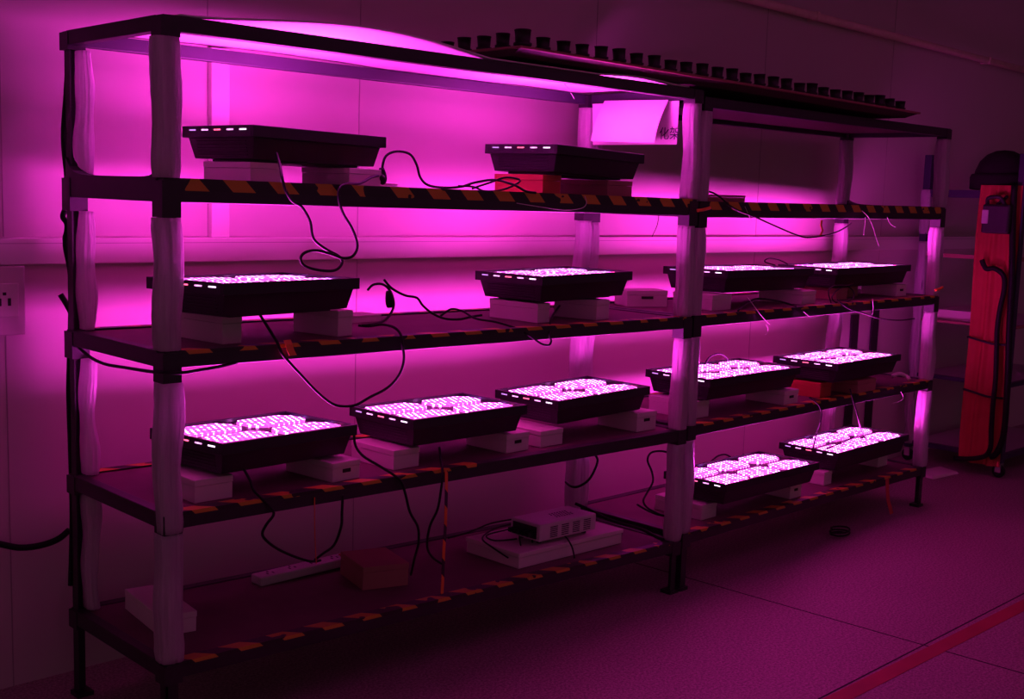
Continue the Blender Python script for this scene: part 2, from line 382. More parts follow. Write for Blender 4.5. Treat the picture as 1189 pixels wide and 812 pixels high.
# name: level, x, y, turn, lift, tilt along, tilt across
LA={'A':(1,.292,.087,.117,.07,-.01,-.002,'black grow light at the left end of the top shelf, seen from below'),
'B':(1,1.296,.002,.091,.076,-.022,.005,'black grow light on the top shelf standing on a red box, under the curled paper'),
'C':(2,.14,-.03,.165,.072,-.008,-.01,'black grow light just right of the front left post on the second shelf down'),
'D':(2,1.322,.068,.056,.066,.01,-.002,'black grow light in the middle of the nearer rack on the second shelf down'),
'E':(3,.163,.018,.14,.058,-.027,-.006,'large bright four-panel grow light lowest left, half behind the front left post'),
'F':(3,.785,.034,.023,.059,-.008,-.007,'middle one of three bright four-panel grow lights on the nearer rack\'s third shelf'),
'G':(3,1.41,.063,.006,.061,.017,-.005,'bright four-panel grow light just left of the middle posts on the third shelf'),
'H':(2,2.333,.095,.052,.059,-.008,-.003,'grow light seen edge-on just behind the middle posts, second shelf of the farther rack'),
'I':(2,3.157,.125,.007,.054,.007,.001,'grow light at the right end of the farther rack\'s second shelf'),
'J':(3,2.176,.034,.047,.064,-.011,.013,'bright six-panel grow light partly behind the middle posts, third shelf of the farther rack'),
'K':(3,2.978,-.011,.099,.063,-.017,.007,'bright grow light at the far right end of the third shelf above a red box'),
'M':(4,2.261,-.003,.005,.061,-.003,-.012,'very bright six-panel grow light just right of the middle posts on the bottom shelf'),
'N':(4,3.169,.069,.023,.064,.008,.004,'very bright grow light at the bottom shelf\'s right end with cords across its panels')}
LM={}; LO={}
used={0:False,1:False}
OLD=.035
for n,(l,x,y,t,zl,ti,tj,lab) in LA.items():
    g=0 if n in 'ABCDEFG' else 1
    pr=(protoA,protoB)[g]
    o=pr if not used[g] else copy_tree(pr); used[g]=True; LO[n]=o
    ln,wd=SZ[g]; xb=x if x<2.007 else x-X2
    zc=zb(l,xb,0 if x<2.007 else 1)+OLD+zl
    u=Vector((math.cos(t),math.sin(t),ti)).normalized(); v=Vector((-math.sin(t),math.cos(t),tj)); v=(v-u*v.dot(u)).normalized(); w=u.cross(v)
    P0=Vector((x,y,zc-ti*ln/2-tj*wd/2))
    Mx=Matrix((u,v,w)).transposed()
    o.location=P0; o.rotation_euler=Mx.to_euler(); LM[n]=(P0,Mx,ln,wd)
    tag(o,lab,'grow light','grow lights on the racks')
def lampz(n,x,y):   # underside height of lamp n above world x,y
    P0,Mx,ln,wd=LM[n]; w=Mx.col[2]; return P0.z-((x-P0.x)*w.x+(y-P0.y)*w.y)/w.z
# ------------------------------------------------------------------ boxes carrying the lights
def small_box(lamp,l,x,y,w,d,rz,label,mat='card',hole=False,h=None,name='cardboard_box',z=None,cat='box'):
    z0=(shz(l,x) if z is None else z)+.0005
    if h is None:
        cs=[(x+a*math.cos(rz)-b*math.sin(rz),y+a*math.sin(rz)+b*math.cos(rz)) for a,b in ((0,0),(w,0),(w,d),(0,d))]
        h=min(lampz(lamp,*c) for c in cs)-z0-.0008
    sl=0
    if l: r=0 if x<2.007 else 1; sl=(ZB[l][2*r+1]-ZB[l][2*r])/(W1 if r==0 else W2)
    root=empty(name,(x,y,z0),(Matrix.Rotation(-math.atan(sl),3,'Y')@Matrix.Rotation(rz,3,'Z')).to_euler()); tag(root,label,cat)
    lid=min(.018,h*.3)
    MB().box(.0012,w-.0012,.0012,d-.0012,0,h-lid).build('box_body',M[mat],root,bevel=.0012)
    MB().box(0,w,0,d,h-lid+.0006,h).build('lid',M[mat],root,bevel=.0015)
    if hole: MB().box(w*.36,w*.64,-.0012,.004,h-lid-.014,h-lid-.004).build('hand_hole',M['hole'],root)
    return root
small_box('A',1,.305,.12,.1,.2,.1,'pale box under the left end of the light on the nearer rack\'s top shelf')
small_box('A',1,.62,.13,.12,.2,.1,'pale box under the right end of the top left light, plug lying behind it')
small_box('B',1,1.3,.06,.09,.2,.09,'red box under the left end of the light on the top shelf','redcard')
small_box('B',1,1.6,.06,.14,.2,.09,'dark red-brown box under the right end of the top shelf light near the paper','browncard')
small_box('C',2,.205,.085,.06,.2,.1,'white box under the left end of the light behind the front left post',hole=False)
small_box('C',2,.56,.09,.06,.17,.2,'white box under the right end of the light beside the front left post')
small_box('D',2,1.345,.108,.058,.22,.02,'white box under the left end of the light in the middle of the second shelf')
small_box('D',2,1.6,.085,.085,.17,.2,'white box under the right end of the light in the middle of the second shelf')
small_box('E',3,.115,.065,.11,.21,.02,'long white box jutting out left under the lowest left light, behind the post')
small_box('E',3,.52,.05,.1,.2,.1,'white box with a dark hand hole, right of the lowest left light',hole=True)
small_box('F',3,.751,.078,.1,.19,.05,'white box with a pink-lit top under the left end of the middle four-panel light')
small_box('F',3,1.184,.065,.105,.18,.05,'white box with hand hole under the right end of the middle four-panel light',hole=True)
small_box('G',3,1.34,.07,.11,.2,.05,'white box jutting out under the left end of the light nearest the middle posts')
small_box('G',3,1.815,.07,.11,.18,.03,'white box with hand hole left of the middle posts on the third shelf',hole=True)
small_box('H',2,2.27,.112,.13,.18,.05,'white box just right of the middle posts on the second shelf')
small_box('H',2,2.86,.1,.12,.2,.1,'white box under the right end of the light behind the middle posts, second shelf')
small_box('I',2,3.22,.16,.1,.18,.05,'brown box under the left end of the far light on the second shelf','browncard')
small_box('I',2,3.70,.14,.095,.18,0,'white box with a small hole under the right end of the far second-shelf light',hole=True)
small_box('J',3,2.15,.09,.11,.2,.03,'white box behind the middle posts under the six-panel light, third shelf')
small_box('J',3,2.71,.06,.11,.18,.05,'white box with hand hole just left of the red box on the third shelf',hole=True)
small_box('K',3,2.99,.07,.1,.2,.08,'red box under the light at the far end of the third shelf','redcard')
small_box('K',3,3.22,.03,.17,.18,.05,'brown box in the middle below the light at the far end of the third shelf','browncard')
small_box('M',4,2.235,.085,.1,.22,.03,'white box at the foot of the middle posts under the very bright light')
small_box('M',4,2.81,.07,.09,.18,.03,'white box with hand hole under the right end of the very bright bottom light',hole=True)
small_box('N',4,3.15,.12,.07,.15,.05,'white box under the left end of the farthest bottom light')
small_box('N',4,3.70,.17,.1,.14,.05,'white box under the right end of the farthest bottom light')
small_box(None,2,2.085,.37,.17,.12,-.45,'white box with a dark slot standing loose at the back behind the middle posts',hole=True,h=.062)
# other things on the shelves
small_box(None,2,.70,.35,.22,.09,.05,'low flat white box behind the plug on the second shelf',h=.022)
small_box(None,2,3.42,.22,.10,.12,.1,'reddish box in shadow behind the looped cord on the second shelf','browncard',h=.045)
small_box(None,1,2.33,.2,.24,.14,.0,'dim flat box on the top shelf just right of the middle posts',h=.03,mat='browncard')
small_box(None,1,.79,.28,.12,.08,.0,'small flat white box right of the first top light',h=.018)
small_box(None,4,.085,.19,.1,.26,-.12,'dim white box behind the front left post on the bottom shelf',h=.055)
small_box(None,4,.74,.2,.15,.18,-.25,'dark red box on the bottom shelf between the hanging cords','browncard',h=.07)
# power strips
def power_strip(x,y,z,rz,ln,label,n=4):
    root=empty('power_strip',(x,y,z),(0,0,rz)); tag(root,label,'power strip')
    MB().box(0,ln,0,.055,0,.028).build('strip_body',M['ivory'],root,bevel=.005)
    for k in range(n):
        cx=(k+.6)*ln/(n+.3); m=MB()
        m.box(cx-.012,cx-.008,.018,.03,.0275,.0286); m.box(cx+.008,cx+.012,.018,.03,.0275,.0286); m.box(cx-.002,cx+.002,.034,.044,.0275,.0286)
        m.build('socket',M['hole'],root)
    MB().box(ln-.03,ln-.012,.018,.038,.0275,.032).build('switch',M['redcard'],root,bevel=.001)
    return root
power_strip(.52,.40,shz(4,.6)+.001,.02,.34,'dim white power strip lying on the bottom shelf below a hanging loop of cord')

# flat board and ventilated device on the bottom shelf
z4=shz(4,1.5)
sb=empty('flat_panel_box',(1.275,.085,shz(4,1.275)+.001),(0,.0269,.03)); tag(sb,'wide flat pale box lying on the bottom shelf under the ventilated device','box')
MB().box(.004,.526,.004,.246,0,.036).build('tray_base',M['card'],sb,bevel=.002)
MB().box(0,.53,0,.25,.037,.052).build('lid',M['card'],sb,bevel=.003)
dv=empty('ventilated_control_box',(1.385,.103,shz(4,1.385)+.0565),(0,.0269,.03)); tag(dv,'pale control box with side vents and many plugged cables, on the flat box','control box')
m=MB().box(0,.285,0,.135,.012,.07); m.build('case',M['ivory'],dv,bevel=.006)
m=MB()
for gx in range(4):
    for k in range(6): x=.05+gx*.056; z=.021+k*.0066; m.box(x,x+.036,-.0008,.003,z,z+.003)
m.build('side_vent',M['hole'],dv)
m=MB()
for i in range(7):
    for k in range(4): 
        m.lathe([(.0035,0),(.0035,.0012)],8,(.13+i*.013+(k%2)*.006,.045+k*.013,.0696))
m.build('top_vent',M['hole'],dv)
MB().box(-.004,.001,.015,.12,.02,.06).build('connector_plate',M['black'],dv)
for k in range(4): MB().lathe([(.009,0),(.01,.013)],10,(.03 if k%2 else .255,.03 if k<2 else .11,0)).build('foot',M['black'],dv)
for k in range(5): MB().box(-.035,.0,.02+k*.02,.033+k*.02,.03,.045).build('plug',M['rubber'],dv,bevel=.002)
# ------------------------------------------------------------------ foam sheet on the rack top
vs=[];fs=[]; nx,ny=60,14
xs0,xs1=.05,1.93
def zt(x): return zb(0,x,0)+.037
for j in range(ny+1):
    for i in range(nx+1):
        x=xs0+(xs1-xs0)*i/nx; y=.004+(D-.008)*j/ny
        v=1-j/ny
        bump=0
        if .08<x<1.02: s=(x-.08)/.94; bump=.035*math.sin(math.pi*s**1.15)**1.1
        elif 1.48<x<1.86: s=(x-1.48)/.38; bump=.009*math.sin(math.pi*s)
        z=zt(x)+.001+bump*(.25+.75*v)
        vs.append((x,y,z))
N_=len(vs); vs+=[(a,b,c+.004) for a,b,c in vs]
for j in range(ny):
    for i in range(nx):
        k=j*(nx+1)+i; fs.append((k,k+nx+1,k+nx+2,k+1)); fs.append((N_+k,N_+k+1,N_+k+nx+2,N_+k+nx+1))
edge=[i for i in range(nx+1)]+[j*(nx+1)+nx for j in range(1,ny+1)]+[ny*(nx+1)+i for i in range(nx-1,-1,-1)]+[j*(nx+1) for j in range(ny-1,0,-1)]
for a,b in zip(edge,edge[1:]+edge[:1]): fs.append((a,b,N_+b,N_+a))
tag(MB().add(vs,fs).build('foam_sheet',M['foam'],smooth=True),'large white foam sheet bulging over the top frame of the nearer rack, glowing pink below','sheet')
# ------------------------------------------------------------------ long tray with pots above both racks
def trz(x): return 1.820-(x-1.08)*.0095
tr=empty('pot_tray',(1.08,-.05,trz(1.08))); tag(tr,'long dark brown-rimmed tray of pots bridging the tops of both racks','tray')
m=MB(); L_=2.36; sl=-.0095*L_
def slab(m,x0,x1,y0,y1,z0,z1):
    s=-.0095; return m.add([(x,y,z+s*x) for z in (z0,z1) for x,y in ((x0,y0),(x1,y0),(x1,y1),(x0,y1))],[(0,3,2,1),(4,5,6,7),(0,1,5,4),(1,2,6,5),(2,3,7,6),(3,0,4,7)])
slab(m,0,L_,0,.42,-.008,0); m.build('rim_plate',M['tray'],tr,bevel=.002)
m=MB(); s=-.0095
m.add([(.02,.06,-.024),(L_-.02,.06,-.024+s*L_),(L_-.02,.40,-.024+s*L_),(.02,.40,-.024),(.006,.012,-.008),(L_-.006,.012,-.008+s*L_),(L_-.006,.41,-.008+s*L_),(.006,.41,-.008)],[(0,3,2,1),(4,5,6,7),(0,1,5,4),(1,2,6,5),(2,3,7,6),(3,0,4,7)])
m.build('tray_body',M['traybody'],tr)
def make_pot():
    m=MB().lathe([(.019,0),(.0235,.003),(.0235,.008),(.0185,.009),(.0205,.034),(.0215,.034),(.0215,.037),(.018,.037),(.017,.03)],14); return m.build('plant_pot',M['pot'],None,True)
pot0=make_pot(); first=True
spots=[(1.115+k*.0845,-.022) for k in range(27)]+[(1.115,-.022+k*.083) for k in range(1,5)]
for k,(x,y) in enumerate(spots):
    o=pot0 if first else pot0.copy()
    if not first: COL.objects.link(o)
    first=False; o.location=(x+random.uniform(-.003,.003),y,trz(x)+.0005); o.rotation_euler=(random.uniform(-.04,.04),random.uniform(-.04,.04),k)
    o.scale=(1,1,random.uniform(.95,1.2)) if k else (1.15,1.15,1.3)
    tag(o,'small black pot standing in the row along the front edge of the long tray' if k<27 else 'small black pot in the short row along the left end of the long tray','pot','black pots on the front edge of the tray' if k<27 else 'black pots on the left end of the tray')
# ------------------------------------------------------------------ papers on the end frame of rack 1
def paper(name,c00,c10,c11,c01,curl,label,n=14):
    vs=[];fs=[]
    for j in range(n+1):
        for i in range(n+1):
            u,v=i/n,j/n
            p=(Vector(c00)*(1-u)+Vector(c10)*u)*(1-v)+(Vector(c01)*(1-u)+Vector(c11)*u)*v
            p.x-=curl*math.sin(math.pi*v*.9)+curl*.25*math.sin(5*u+2*v)*v; vs.append(p)
    N=len(vs); vs+=[p+Vector((.0008,0,0)) for p in vs]
    for j in range(n):
        for i in range(n):
            k=j*(n+1)+i; fs.append((k,k+1,k+n+2,k+n+1)); fs.append((N+k,N+k+n+1,N+k+n+2,N+k+1))
    o=MB().add(vs,fs).build(name,M['paper'],smooth=True); tag(o,label,'paper'); return o
XP=1.962
back=paper('paper_sign',(XP,.47,1.738),(XP,.07,1.736),(XP,.072,1.588),(XP,.46,1.59),.0,'flat printed paper with Chinese characters, half hidden behind the curled sheet by the middle posts')
TL=atx(702,117,XP-.012);TR=atx(776,116,XP-.012);BR=atx(761,166,XP-.085);BL=atx(688,164,XP-.085)
paper('hanging_paper',TL,TR,BR,BL,.014,'blank white paper curling forward, lit bright pink, left of the middle posts')
def text(s,loc,size,rot,mat,parent):
    cu=bpy.data.curves.new('t','FONT'); cu.body=s; cu.size=size; cu.extrude=.0003; cu.align_x='CENTER'; cu.align_y='CENTER'
    to=bpy.data.objects.new('t',cu); COL.objects.link(to); bpy.context.view_layer.update()
    me=bpy.data.meshes.new_from_object(to.evaluated_get(bpy.context.evaluated_depsgraph_get())); bpy.data.objects.remove(to)
    me.materials.clear(); me.materials.append(mat); o=bpy.data.objects.new('printed_characters',me); COL.objects.link(o); o.location=loc; o.rotation_euler=rot; o.parent=parent; return o
c=atx(777,156,XP-.002)
text('化架',(XP-.0012,c.y,c.z),.046,(R(90),0,R(-90)),M['ink'],back)
# ------------------------------------------------------------------ cables
def cab(pts,r,label,name='power_cord',mat='rubber',cat='cord',Y=None,group=None,plug=None,flat=False):
    P=[]
    for q in pts:
        if len(q)==2: P.append(aty(q[0],q[1],Y))
        elif q[2]=='z': P.append(atz(q[0],q[1],q[3]))
        else: P.append(aty(q[0],q[1],q[2]))
    org=P[0]
    m=MB().tube([p-org for p in P],r)
    if plug is None:
        o=m.build(name,M[mat],None,True); o.location=org; tag(o,label,cat,group); return o
    root=m.build(name,M[mat],None,True); root.location=org; tag(root,label,cat,group)
    a=aty(*plug[:3])-org; b=aty(*plug[3:6])-org
    MB().tube([a,a*.6+b*.4,b],.011,10,3,rf=lambda t:.55+.6*math.sin(math.pi*min(1,t*.8+.15))).build('plug',M[mat],root,True)
    return root
r=.0038
cab([(321,178,.09),(325,192,.03),(328,208,-.012),(332,222,-.02),(340,234,-.02),(350,240,-.02),(360,257,-.02),(364,277,-.02),(378,289,-.02),(394,298,-.02),(397,306,-.02),(389,314,-.02),(372,314,-.02),(354,309,-.02),(349,300,-.02),(355,293,-.02),(368,291,-.02),(384,295,-.03),(399,300,-.03),(410,297,-.03),(415,285,-.02),(409,266,-.02),(399,249,-.02),(394,234,-.02),(394,220,-.015),(402,214,.0),(418,213,.05),(431,206,.1),(440,204,.15)],r,'black cord drooping from the top left light in a loop',plug=(440,204,.15,446,213,.15))
cab([(445,212,.2),(444,196,.2),(447,183,.2),(455,177,.2),(466,176,.2),(477,180,.2),(484,192,.2),(488,206,.2),(497,215,.2),(515,218,.15),(535,217,.12),(552,212,.1),(575,209,.06),(597,215,.0),(610,222,-.01),(622,224,-.01)],r,'black cord arching up right of the top left light then lying along the shelf',plug=(445,212,.2,443,195,.2))
cab([(532,216,.12),(550,217,.1),(563,222,.05),(585,220,.02),(604,210,.02),(588,206,.04),(569,212,.06),(548,219,.08)],r*.8,'thin black cord coiled by the red box on the top shelf')
cab([(302,366,.06),(309,377,.03),(316,388,.01),(322,398,-.005),(327,410,-.015),(337,422,-.02),(350,436,-.02),(366,453,-.02),(384,468,-.02),(398,472,-.02),(414,470,-.02),(430,461,-.02),(446,453,-.02),(458,443,-.02),(466,430,-.02),(469,415,-.02),(467,400,-.012),(465,388,.0),(457,380,.03),(443,377,.08),(428,379,.12),(416,378,.14)],r,'black cord hanging in a wide U below the second shelf')
cab([(427,337,.2),(433,331,.2),(443,330,.2),(451,335,.2),(456,345,.2),(457,357,.18),(450,369,.15),(438,376,.12),(420,378,.12)],r,'black cord with an upright plug looping right of the light by the front left post',plug=(453,357,.19,451,338,.19))
cab([(446,325,.2),(455,335,.2),(470,343,.2),(484,346,.2),(491,355,.2),(502,364,.2),(516,370,.18),(533,371,.15),(548,368,.12),(560,366,.1)],r,'black cord sloping down over the middle of the second shelf')
cab([(512,367,.2),(524,359,.2),(538,362,.16),(552,370,.1),(575,374,.06),(598,381,.02),(615,390,-.01),(628,399,-.02),(637,401,-.02),(640,396,-.02),(638,388,-.01),(640,370,.06),(650,355,.08)],r*.9,'black cord slipping over the second shelf edge below the middle light')
cab([(92,404,.48),(105,415,.4),(122,423,.3),(145,427,.2),(170,431,.08),(190,433,-.02),(212,433,-.03),(232,430,-.02),(255,426,-.01),(275,421,.0)],.0042,'black cord slung under the left end of the second shelf')
cab([(283,545,.05),(290,557,.02),(295,570,.0),(307,582,-.004),(318,596,-.015),(309,610,-.01),(305,622,.02),(318,635,.08),(338,645,.2),(360,652,.3),(372,651,.36)],r,'black cord falling from the third shelf to the power strip at left')
cab([(398,575,-.015),(397,595,-.01),(396,612,.05),(388,633,.15),(375,643,.3),(366,650,.38)],r,'black cord rising from the power strip to the third shelf')
cab([(411,505,.1),(413,518,.1),(422,530,.06),(440,541,.03),(456,551,.0),(466,560,-.012),(471,575,-.02),(476,595,-.01),(485,612,.03),(486,630,.06),(481,650,.08),(477,668,.1)],r,'black cord running down past the middle light to the dark red box')
cab([(510,520,.08),(512,535,.02),(514,550,-.012),(512,570,-.015),(508,592,.0),(499,612,.03),(496,635,.06),(503,648,.1),(515,656,.12)],r,'black cord hanging beside the striped tape')
cab([(691,528,.1),(694,535,.08),(690,547,.06),(683,558,.06),(672,565,.08),(663,565,.12),(657,560,.2)],.0042,'short black cord looping under the third shelf in front of the back post')
cab([(780,527,.08),(768,524,.1),(756,526,.12),(752,535,.12),(757,548,.12),(758,560,.12),(751,573,.12),(747,582,.1),(752,590,.08),(765,597,.05),(775,600,.04)],r,'black cord looping left of the middle posts down to the bottom shelf')
cab(name='extension_cord',pts=[(668,585,.4),(684,592,.35),(703,602,.28),(724,609,.2),(745,615,.12),(765,625,.05),(775,628,.04)],r=.006,label='thick dark cord lying across the bottom shelf to the middle posts')
cab([(740,586,.2),(752,593,.14),(765,598,.08),(785,602,.06)],r,'black cord end on the bottom shelf by the middle posts')
cab([(818,424,.32),(824,415,.33),(834,411,.33),(842,414,.33),(846,420,.33)],r,'small arc of cord behind the six-panel light, third shelf')
cab([(826,536,.33),(833,530,.33),(842,528,.33),(850,532,.33)],r,'small arc of cord behind the very bright bottom light')
cab([(940,462,.0),(950,470,-.01),(954,480,-.02),(952,492,-.02),(948,504,.03),(945,517,.08),(944,521,.1)],.003,'pale grey cord hanging onto the farthest bottom light, left one')
cab([(987,452,.0),(990,463,-.02),(994,476,-.02),(997,488,.0),(1000,500,.1),(1003,505,.14),(993,508,.14),(976,515,.1),(960,521,.08)],.003,'cord hanging from the third shelf and trailing over the farthest bottom light')
cab([(812,221,.1),(825,223,.05),(836,229,-.01),(846,238,-.02),(858,245,-.02),(872,250,-.02),(890,258,-.02),(908,266,-.02),(925,273,-.02),(938,276,-.02),(955,274,-.01),(970,270,.02),(982,264,.06),(988,259,.1)],.0032,'thin cord drooping below the top shelf of the farther rack')
cab([(857,361,-.01),(868,352,.1),(880,347,.12),(905,350,.06),(925,356,.0)],r,'black cord on the second shelf below the light behind the middle posts')
cab([(965,352,.05),(962,338,.08),(970,332,.1),(985,333,.1),(992,342,.08),(985,350,.05),(972,352,.04),(966,345,.06),(975,335,.1),(990,330,.12)],.0028,'thin black cord coiled under the far second-shelf light')
cab([(972,348,.02),(985,358,-.01),(1003,364,-.02),(1022,370,.1),(1045,372,.2),(1062,370,.3)],.003,'dark cord slung below the second shelf to the far back post')
cab([(900,308,.38),(888,304,.4),(893,300,.4),(905,302,.4),(915,307,.36)],.003,'small arc of cord behind the far second-shelf light')
# cords on the back left post and across the left wall
cab([(80,60,.56),(77,110,.56),(74,160,.57),(78,210,.56),(76,240,.57),(73,252,.57),(78,262,.56),(76,285,.57),(82,320,.56),(82,380,.56),(80,450,.56),(82,520,.56),(84,600,.56),(82,680,.56)],.0075,'thick black cable tied along the back left post')
cab([(83,258,.55),(77,268,.57),(74,277,.58),(77,284,.58),(83,278,.56)],.004,'small black cable loop sticking out left of the back left post')
cab([(70,342,.60),(77,353,.59),(84,366,.57)],.008,'stub of black cable sticking out left of the back left post')
cab(name='extension_cord',pts=[(-25,628,.64),(0,632,.64),(22,636,.63),(45,634,.62),(66,627,.6),(80,616,.58)],r=.009,label='thick black cable sagging across the left wall to the back left post')
# cords around the control box
for k,pp in enumerate([[(597,603,.3),(570,608,.32),(545,618,.34),(520,625,.36)],[(599,607,.28),(575,614,.28),(560,625,.26),(572,636,.2),(590,648,.12)],[(604,612,.26),(590,615,.24),(565,622,.24),(575,628,.22),(600,626,.2)],[(606,612,.24),(603,622,.2),(606,640,.13),(610,650,.1)],[(620,618,.2),(618,630,.16),(622,645,.1)],[(625,616,.2),(640,617,.16),(655,622,.12),(664,635,.06),(667,648,.02)]]):
    cab(pp,.0028,['black cord running back left from the control box','black cord curling over the left end of the flat box','short looped cord left of the control box','black cord falling in front of the flat box, left one','black cord falling in front of the flat box, right one','black cord arching right from the control box over the shelf edge'][k])
# striped tape and other dangling bits
def ribbon(name,pts,w,mat,label,cat):
    P=[aty(*q) for q in pts]; org=P[0]; vs=[];
    for p in P:
        q=p-org; vs+=[q+Vector((-w/2,0,0)),q+Vector((w/2,.004,0)),q+Vector((w/2,.0055,0)),q+Vector((-w/2,.0015,0))]
    fs=[]
    for i in range(len(P)-1):
        for k in range(4): fs.append((i*4+k,i*4+(k+1)%4,(i+1)*4+(k+1)%4,(i+1)*4+k))
    o=MB().add(vs,fs).build(name,mat); o.location=org; tag(o,label,cat); return o
t=NT('striped_ribbon'); tc=t.n('ShaderNodeTexCoord'); sx=t.n('ShaderNodeSeparateXYZ'); t.l(tc.outputs['Object'],sx.inputs[0])
s1=t.math('GREATER_THAN',t.math('FRACT',t.math('MULTIPLY',t.math('ADD',sx.outputs[2],sx.outputs[0]),1/.105)),.45); t.l(t.mix(s1,(.02,.015,.02),(.85,.26,.03)),t.b.inputs['Base Color']); M['ribbon']=t.m
ribbon('warning_tape',[(519,547,-.006),(519,575,-.006),(518,610,-.01),(516,640,-.01),(515,668,-.005),(514,690,.0)],.014,M['ribbon'],'strip of orange and black warning tape hanging between third and bottom shelf','tape')
ribbon('thin_strap',[(366,578,-.006),(366,610,-.006),(367,640,.0),(368,655,.02)],.005,M['orangeplastic'],'thin orange strip hanging below the third shelf at left','strap')
ribbon('orange_tag',[(334,395,-.008),(336,400,-.014),(338,407,-.018),(341,413,-.02)],.024,M['orangeplastic'],'folded orange tag on the shelf edge where the wide U of cord hangs','tag')
ribbon('orange_tag',[(955,256,-.006),(954,262,-.006),(956,268,-.008),(953,274,-.01)],.02,M['orangeplastic'],'small orange tag dangling under the top shelf of the farther rack','tag')
ribbon('orange_strip',[(1031,556,-.006),(1031,570,-.012),(1032,582,-.02),(1036,597,-.03)],.035,M['orange'],'orange strip hanging from the right end of the bottom shelf','strap')
wt=wrap
for k,(pp,Y,lab) in enumerate([([(865,240),(869,249),(872,255)],-.006,'short white thread on the top shelf edge right of the middle posts'),([(1001,245),(1008,252),(1013,262),(1018,278),(1021,286)],-.006,'long white thread hanging at the far end of the top shelf'),([(1005,252),(1004,264),(1003,273)],-.008,'short white thread hanging left of the long one at the far top shelf'),([(1030,252),(1034,260),(1040,264)],-.006,'short curled thread near the far end of the top shelf edge'),([(868,345),(876,356),(885,368),(894,377)],-.008,'bright thread slanting over the second shelf edge of the farther rack'),([(933,362),(942,369),(950,367),(957,366)],-.006,'white thread caught on the second shelf edge of the farther rack'),([(1046,455),(1049,462),(1045,466),(1037,468)],-.006,'white thread curling below the far end of the third shelf'),([(655,97),(661,105),(667,115)],-.002,'white thread slanting below the top beam above the back post'),([(600,236),(625,240),(655,244),(675,242),(681,236),(679,228)],-.006,'long white thread lying along the top shelf edge'),([(765,250),(763,262),(757,275)],.0,'dark thread hanging below the top shelf left of the middle posts'),([(1013,347),(1014,358),(1013,366)],-.006,'short pale thread hanging at the second shelf edge, far end'),([(890,377),(892,384),(889,389)],-.006,'tiny thread end below the second shelf of the farther rack')]):
    cab(pp,.0012,lab,'loose_thread','thread' if k!=9 else 'rubber','thread',Y=Y)
cab([(1036,437,.12),(1044,434,.1),(1052,437,.08),(1056,441,.06)],.009,'bright white tube end lying at the far end of the third shelf','short_tube','card','tube')
# orange plastic ties round the posts
for (px,py,Y,lab) in ((808,243,.02,'orange tape band round the middle posts at the top shelf'),(1082,335,.02,'scrap of orange tape on the far front post at the second shelf')):
    p=aty(px,py,Y); m=MB(); m.tube([(-.035,-.034,-.004),(0,-.036,.0),(.034,-.034,.006)],.006,6,3)
    o=m.build('tape_band',M['orangeplastic'],None,True); o.location=p; tag(o,lab,'tape')
bpy.context.view_layer.update()
ADOPT=[('drooping from the top left light',LO['A']),('arching up right of the top left',LO['A']),('coiled by the red box',LO['B']),('hanging in a wide U',LO['C']),('upright plug looping',LO['C']),
('sloping down over the middle',LO['D']),('slipping over',LO['D']),('slung under the left end',rack1),('third shelf to the power strip',LO['E']),('running down past',LO['F']),('rising from the power strip',bpy.data.objects['power_strip']),('beside the striped tape',LO['F']),
('short black cord looping under the third',LO['G']),('looping left of the middle posts',LO['M']),('cord end on the bottom',LO['M']),('behind the six-panel light',LO['J']),('behind the very bright',LO['M']),
('pale grey cord',LO['K']),('trailing over the farthest',LO['K']),('drooping below the top shelf',rack2),('second shelf below the light',LO['H']),('coiled under the far',LO['I']),('slung below the second',rack2),
('behind the far second-shelf',LO['I']),('tied along the back left',rack1),('sticking out left of the back left post',rack1),('control box',dv),('in front of the flat box',dv),('left end of the flat box',dv)]
for o in [o for o in bpy.data.objects if o.type=='MESH' and o.get('category') in('cord','thread') and not o.parent]:
    if o['category']=='thread':
        adopt(o,rack1 if o.matrix_world.translation.x<2.0 else rack2); continue
    for key,par in ADOPT:
        if key in o['label']: adopt(o,par,'power_cord'); break
for o in [o for o in bpy.data.objects if o.name.startswith('tape_band')]: adopt(o,rack2)
# ------------------------------------------------------------------ socket box on the left wall
sx_=empty('wall_socket',(-.22,WY-.001,.985)); tag(sx_,'square wall socket plate in a recessed frame at the left edge','socket')
MB().box(-.05,.165,-.03,0,0,.185).build('back_box',M['wall'],sx_,bevel=.004)
MB().box(-.03,.145,-.036,-.03,.05,.14).build('face_plate',M['card'],sx_,bevel=.003)
m=MB(); m.box(.09,.098,-.0372,-.035,.08,.1); m.box(.115,.123,-.0372,-.035,.08,.1); m.box(.102,.111,-.0372,-.035,.108,.116); m.build('socket_hole',M['hole'],sx_)
# dark straps against the wall behind the far end
for a,b,c,d_,lab in ((993,392,996,500,'dark strap hanging against the wall behind the far back post, left one'),(1017,380,1012,490,'dark strap hanging against the wall behind the far end, right one')):
    A=aty(a,b,.66);B_=aty(c,d_,.66)
    B_.x=A.x; m=MB(); m.box(-.035,.035,-.004,.004,B_.z-A.z-.3,.12); o=m.build('wall_strap',M['black']); o.location=(A.x,.668,A.z); tag(o,lab,'strap')
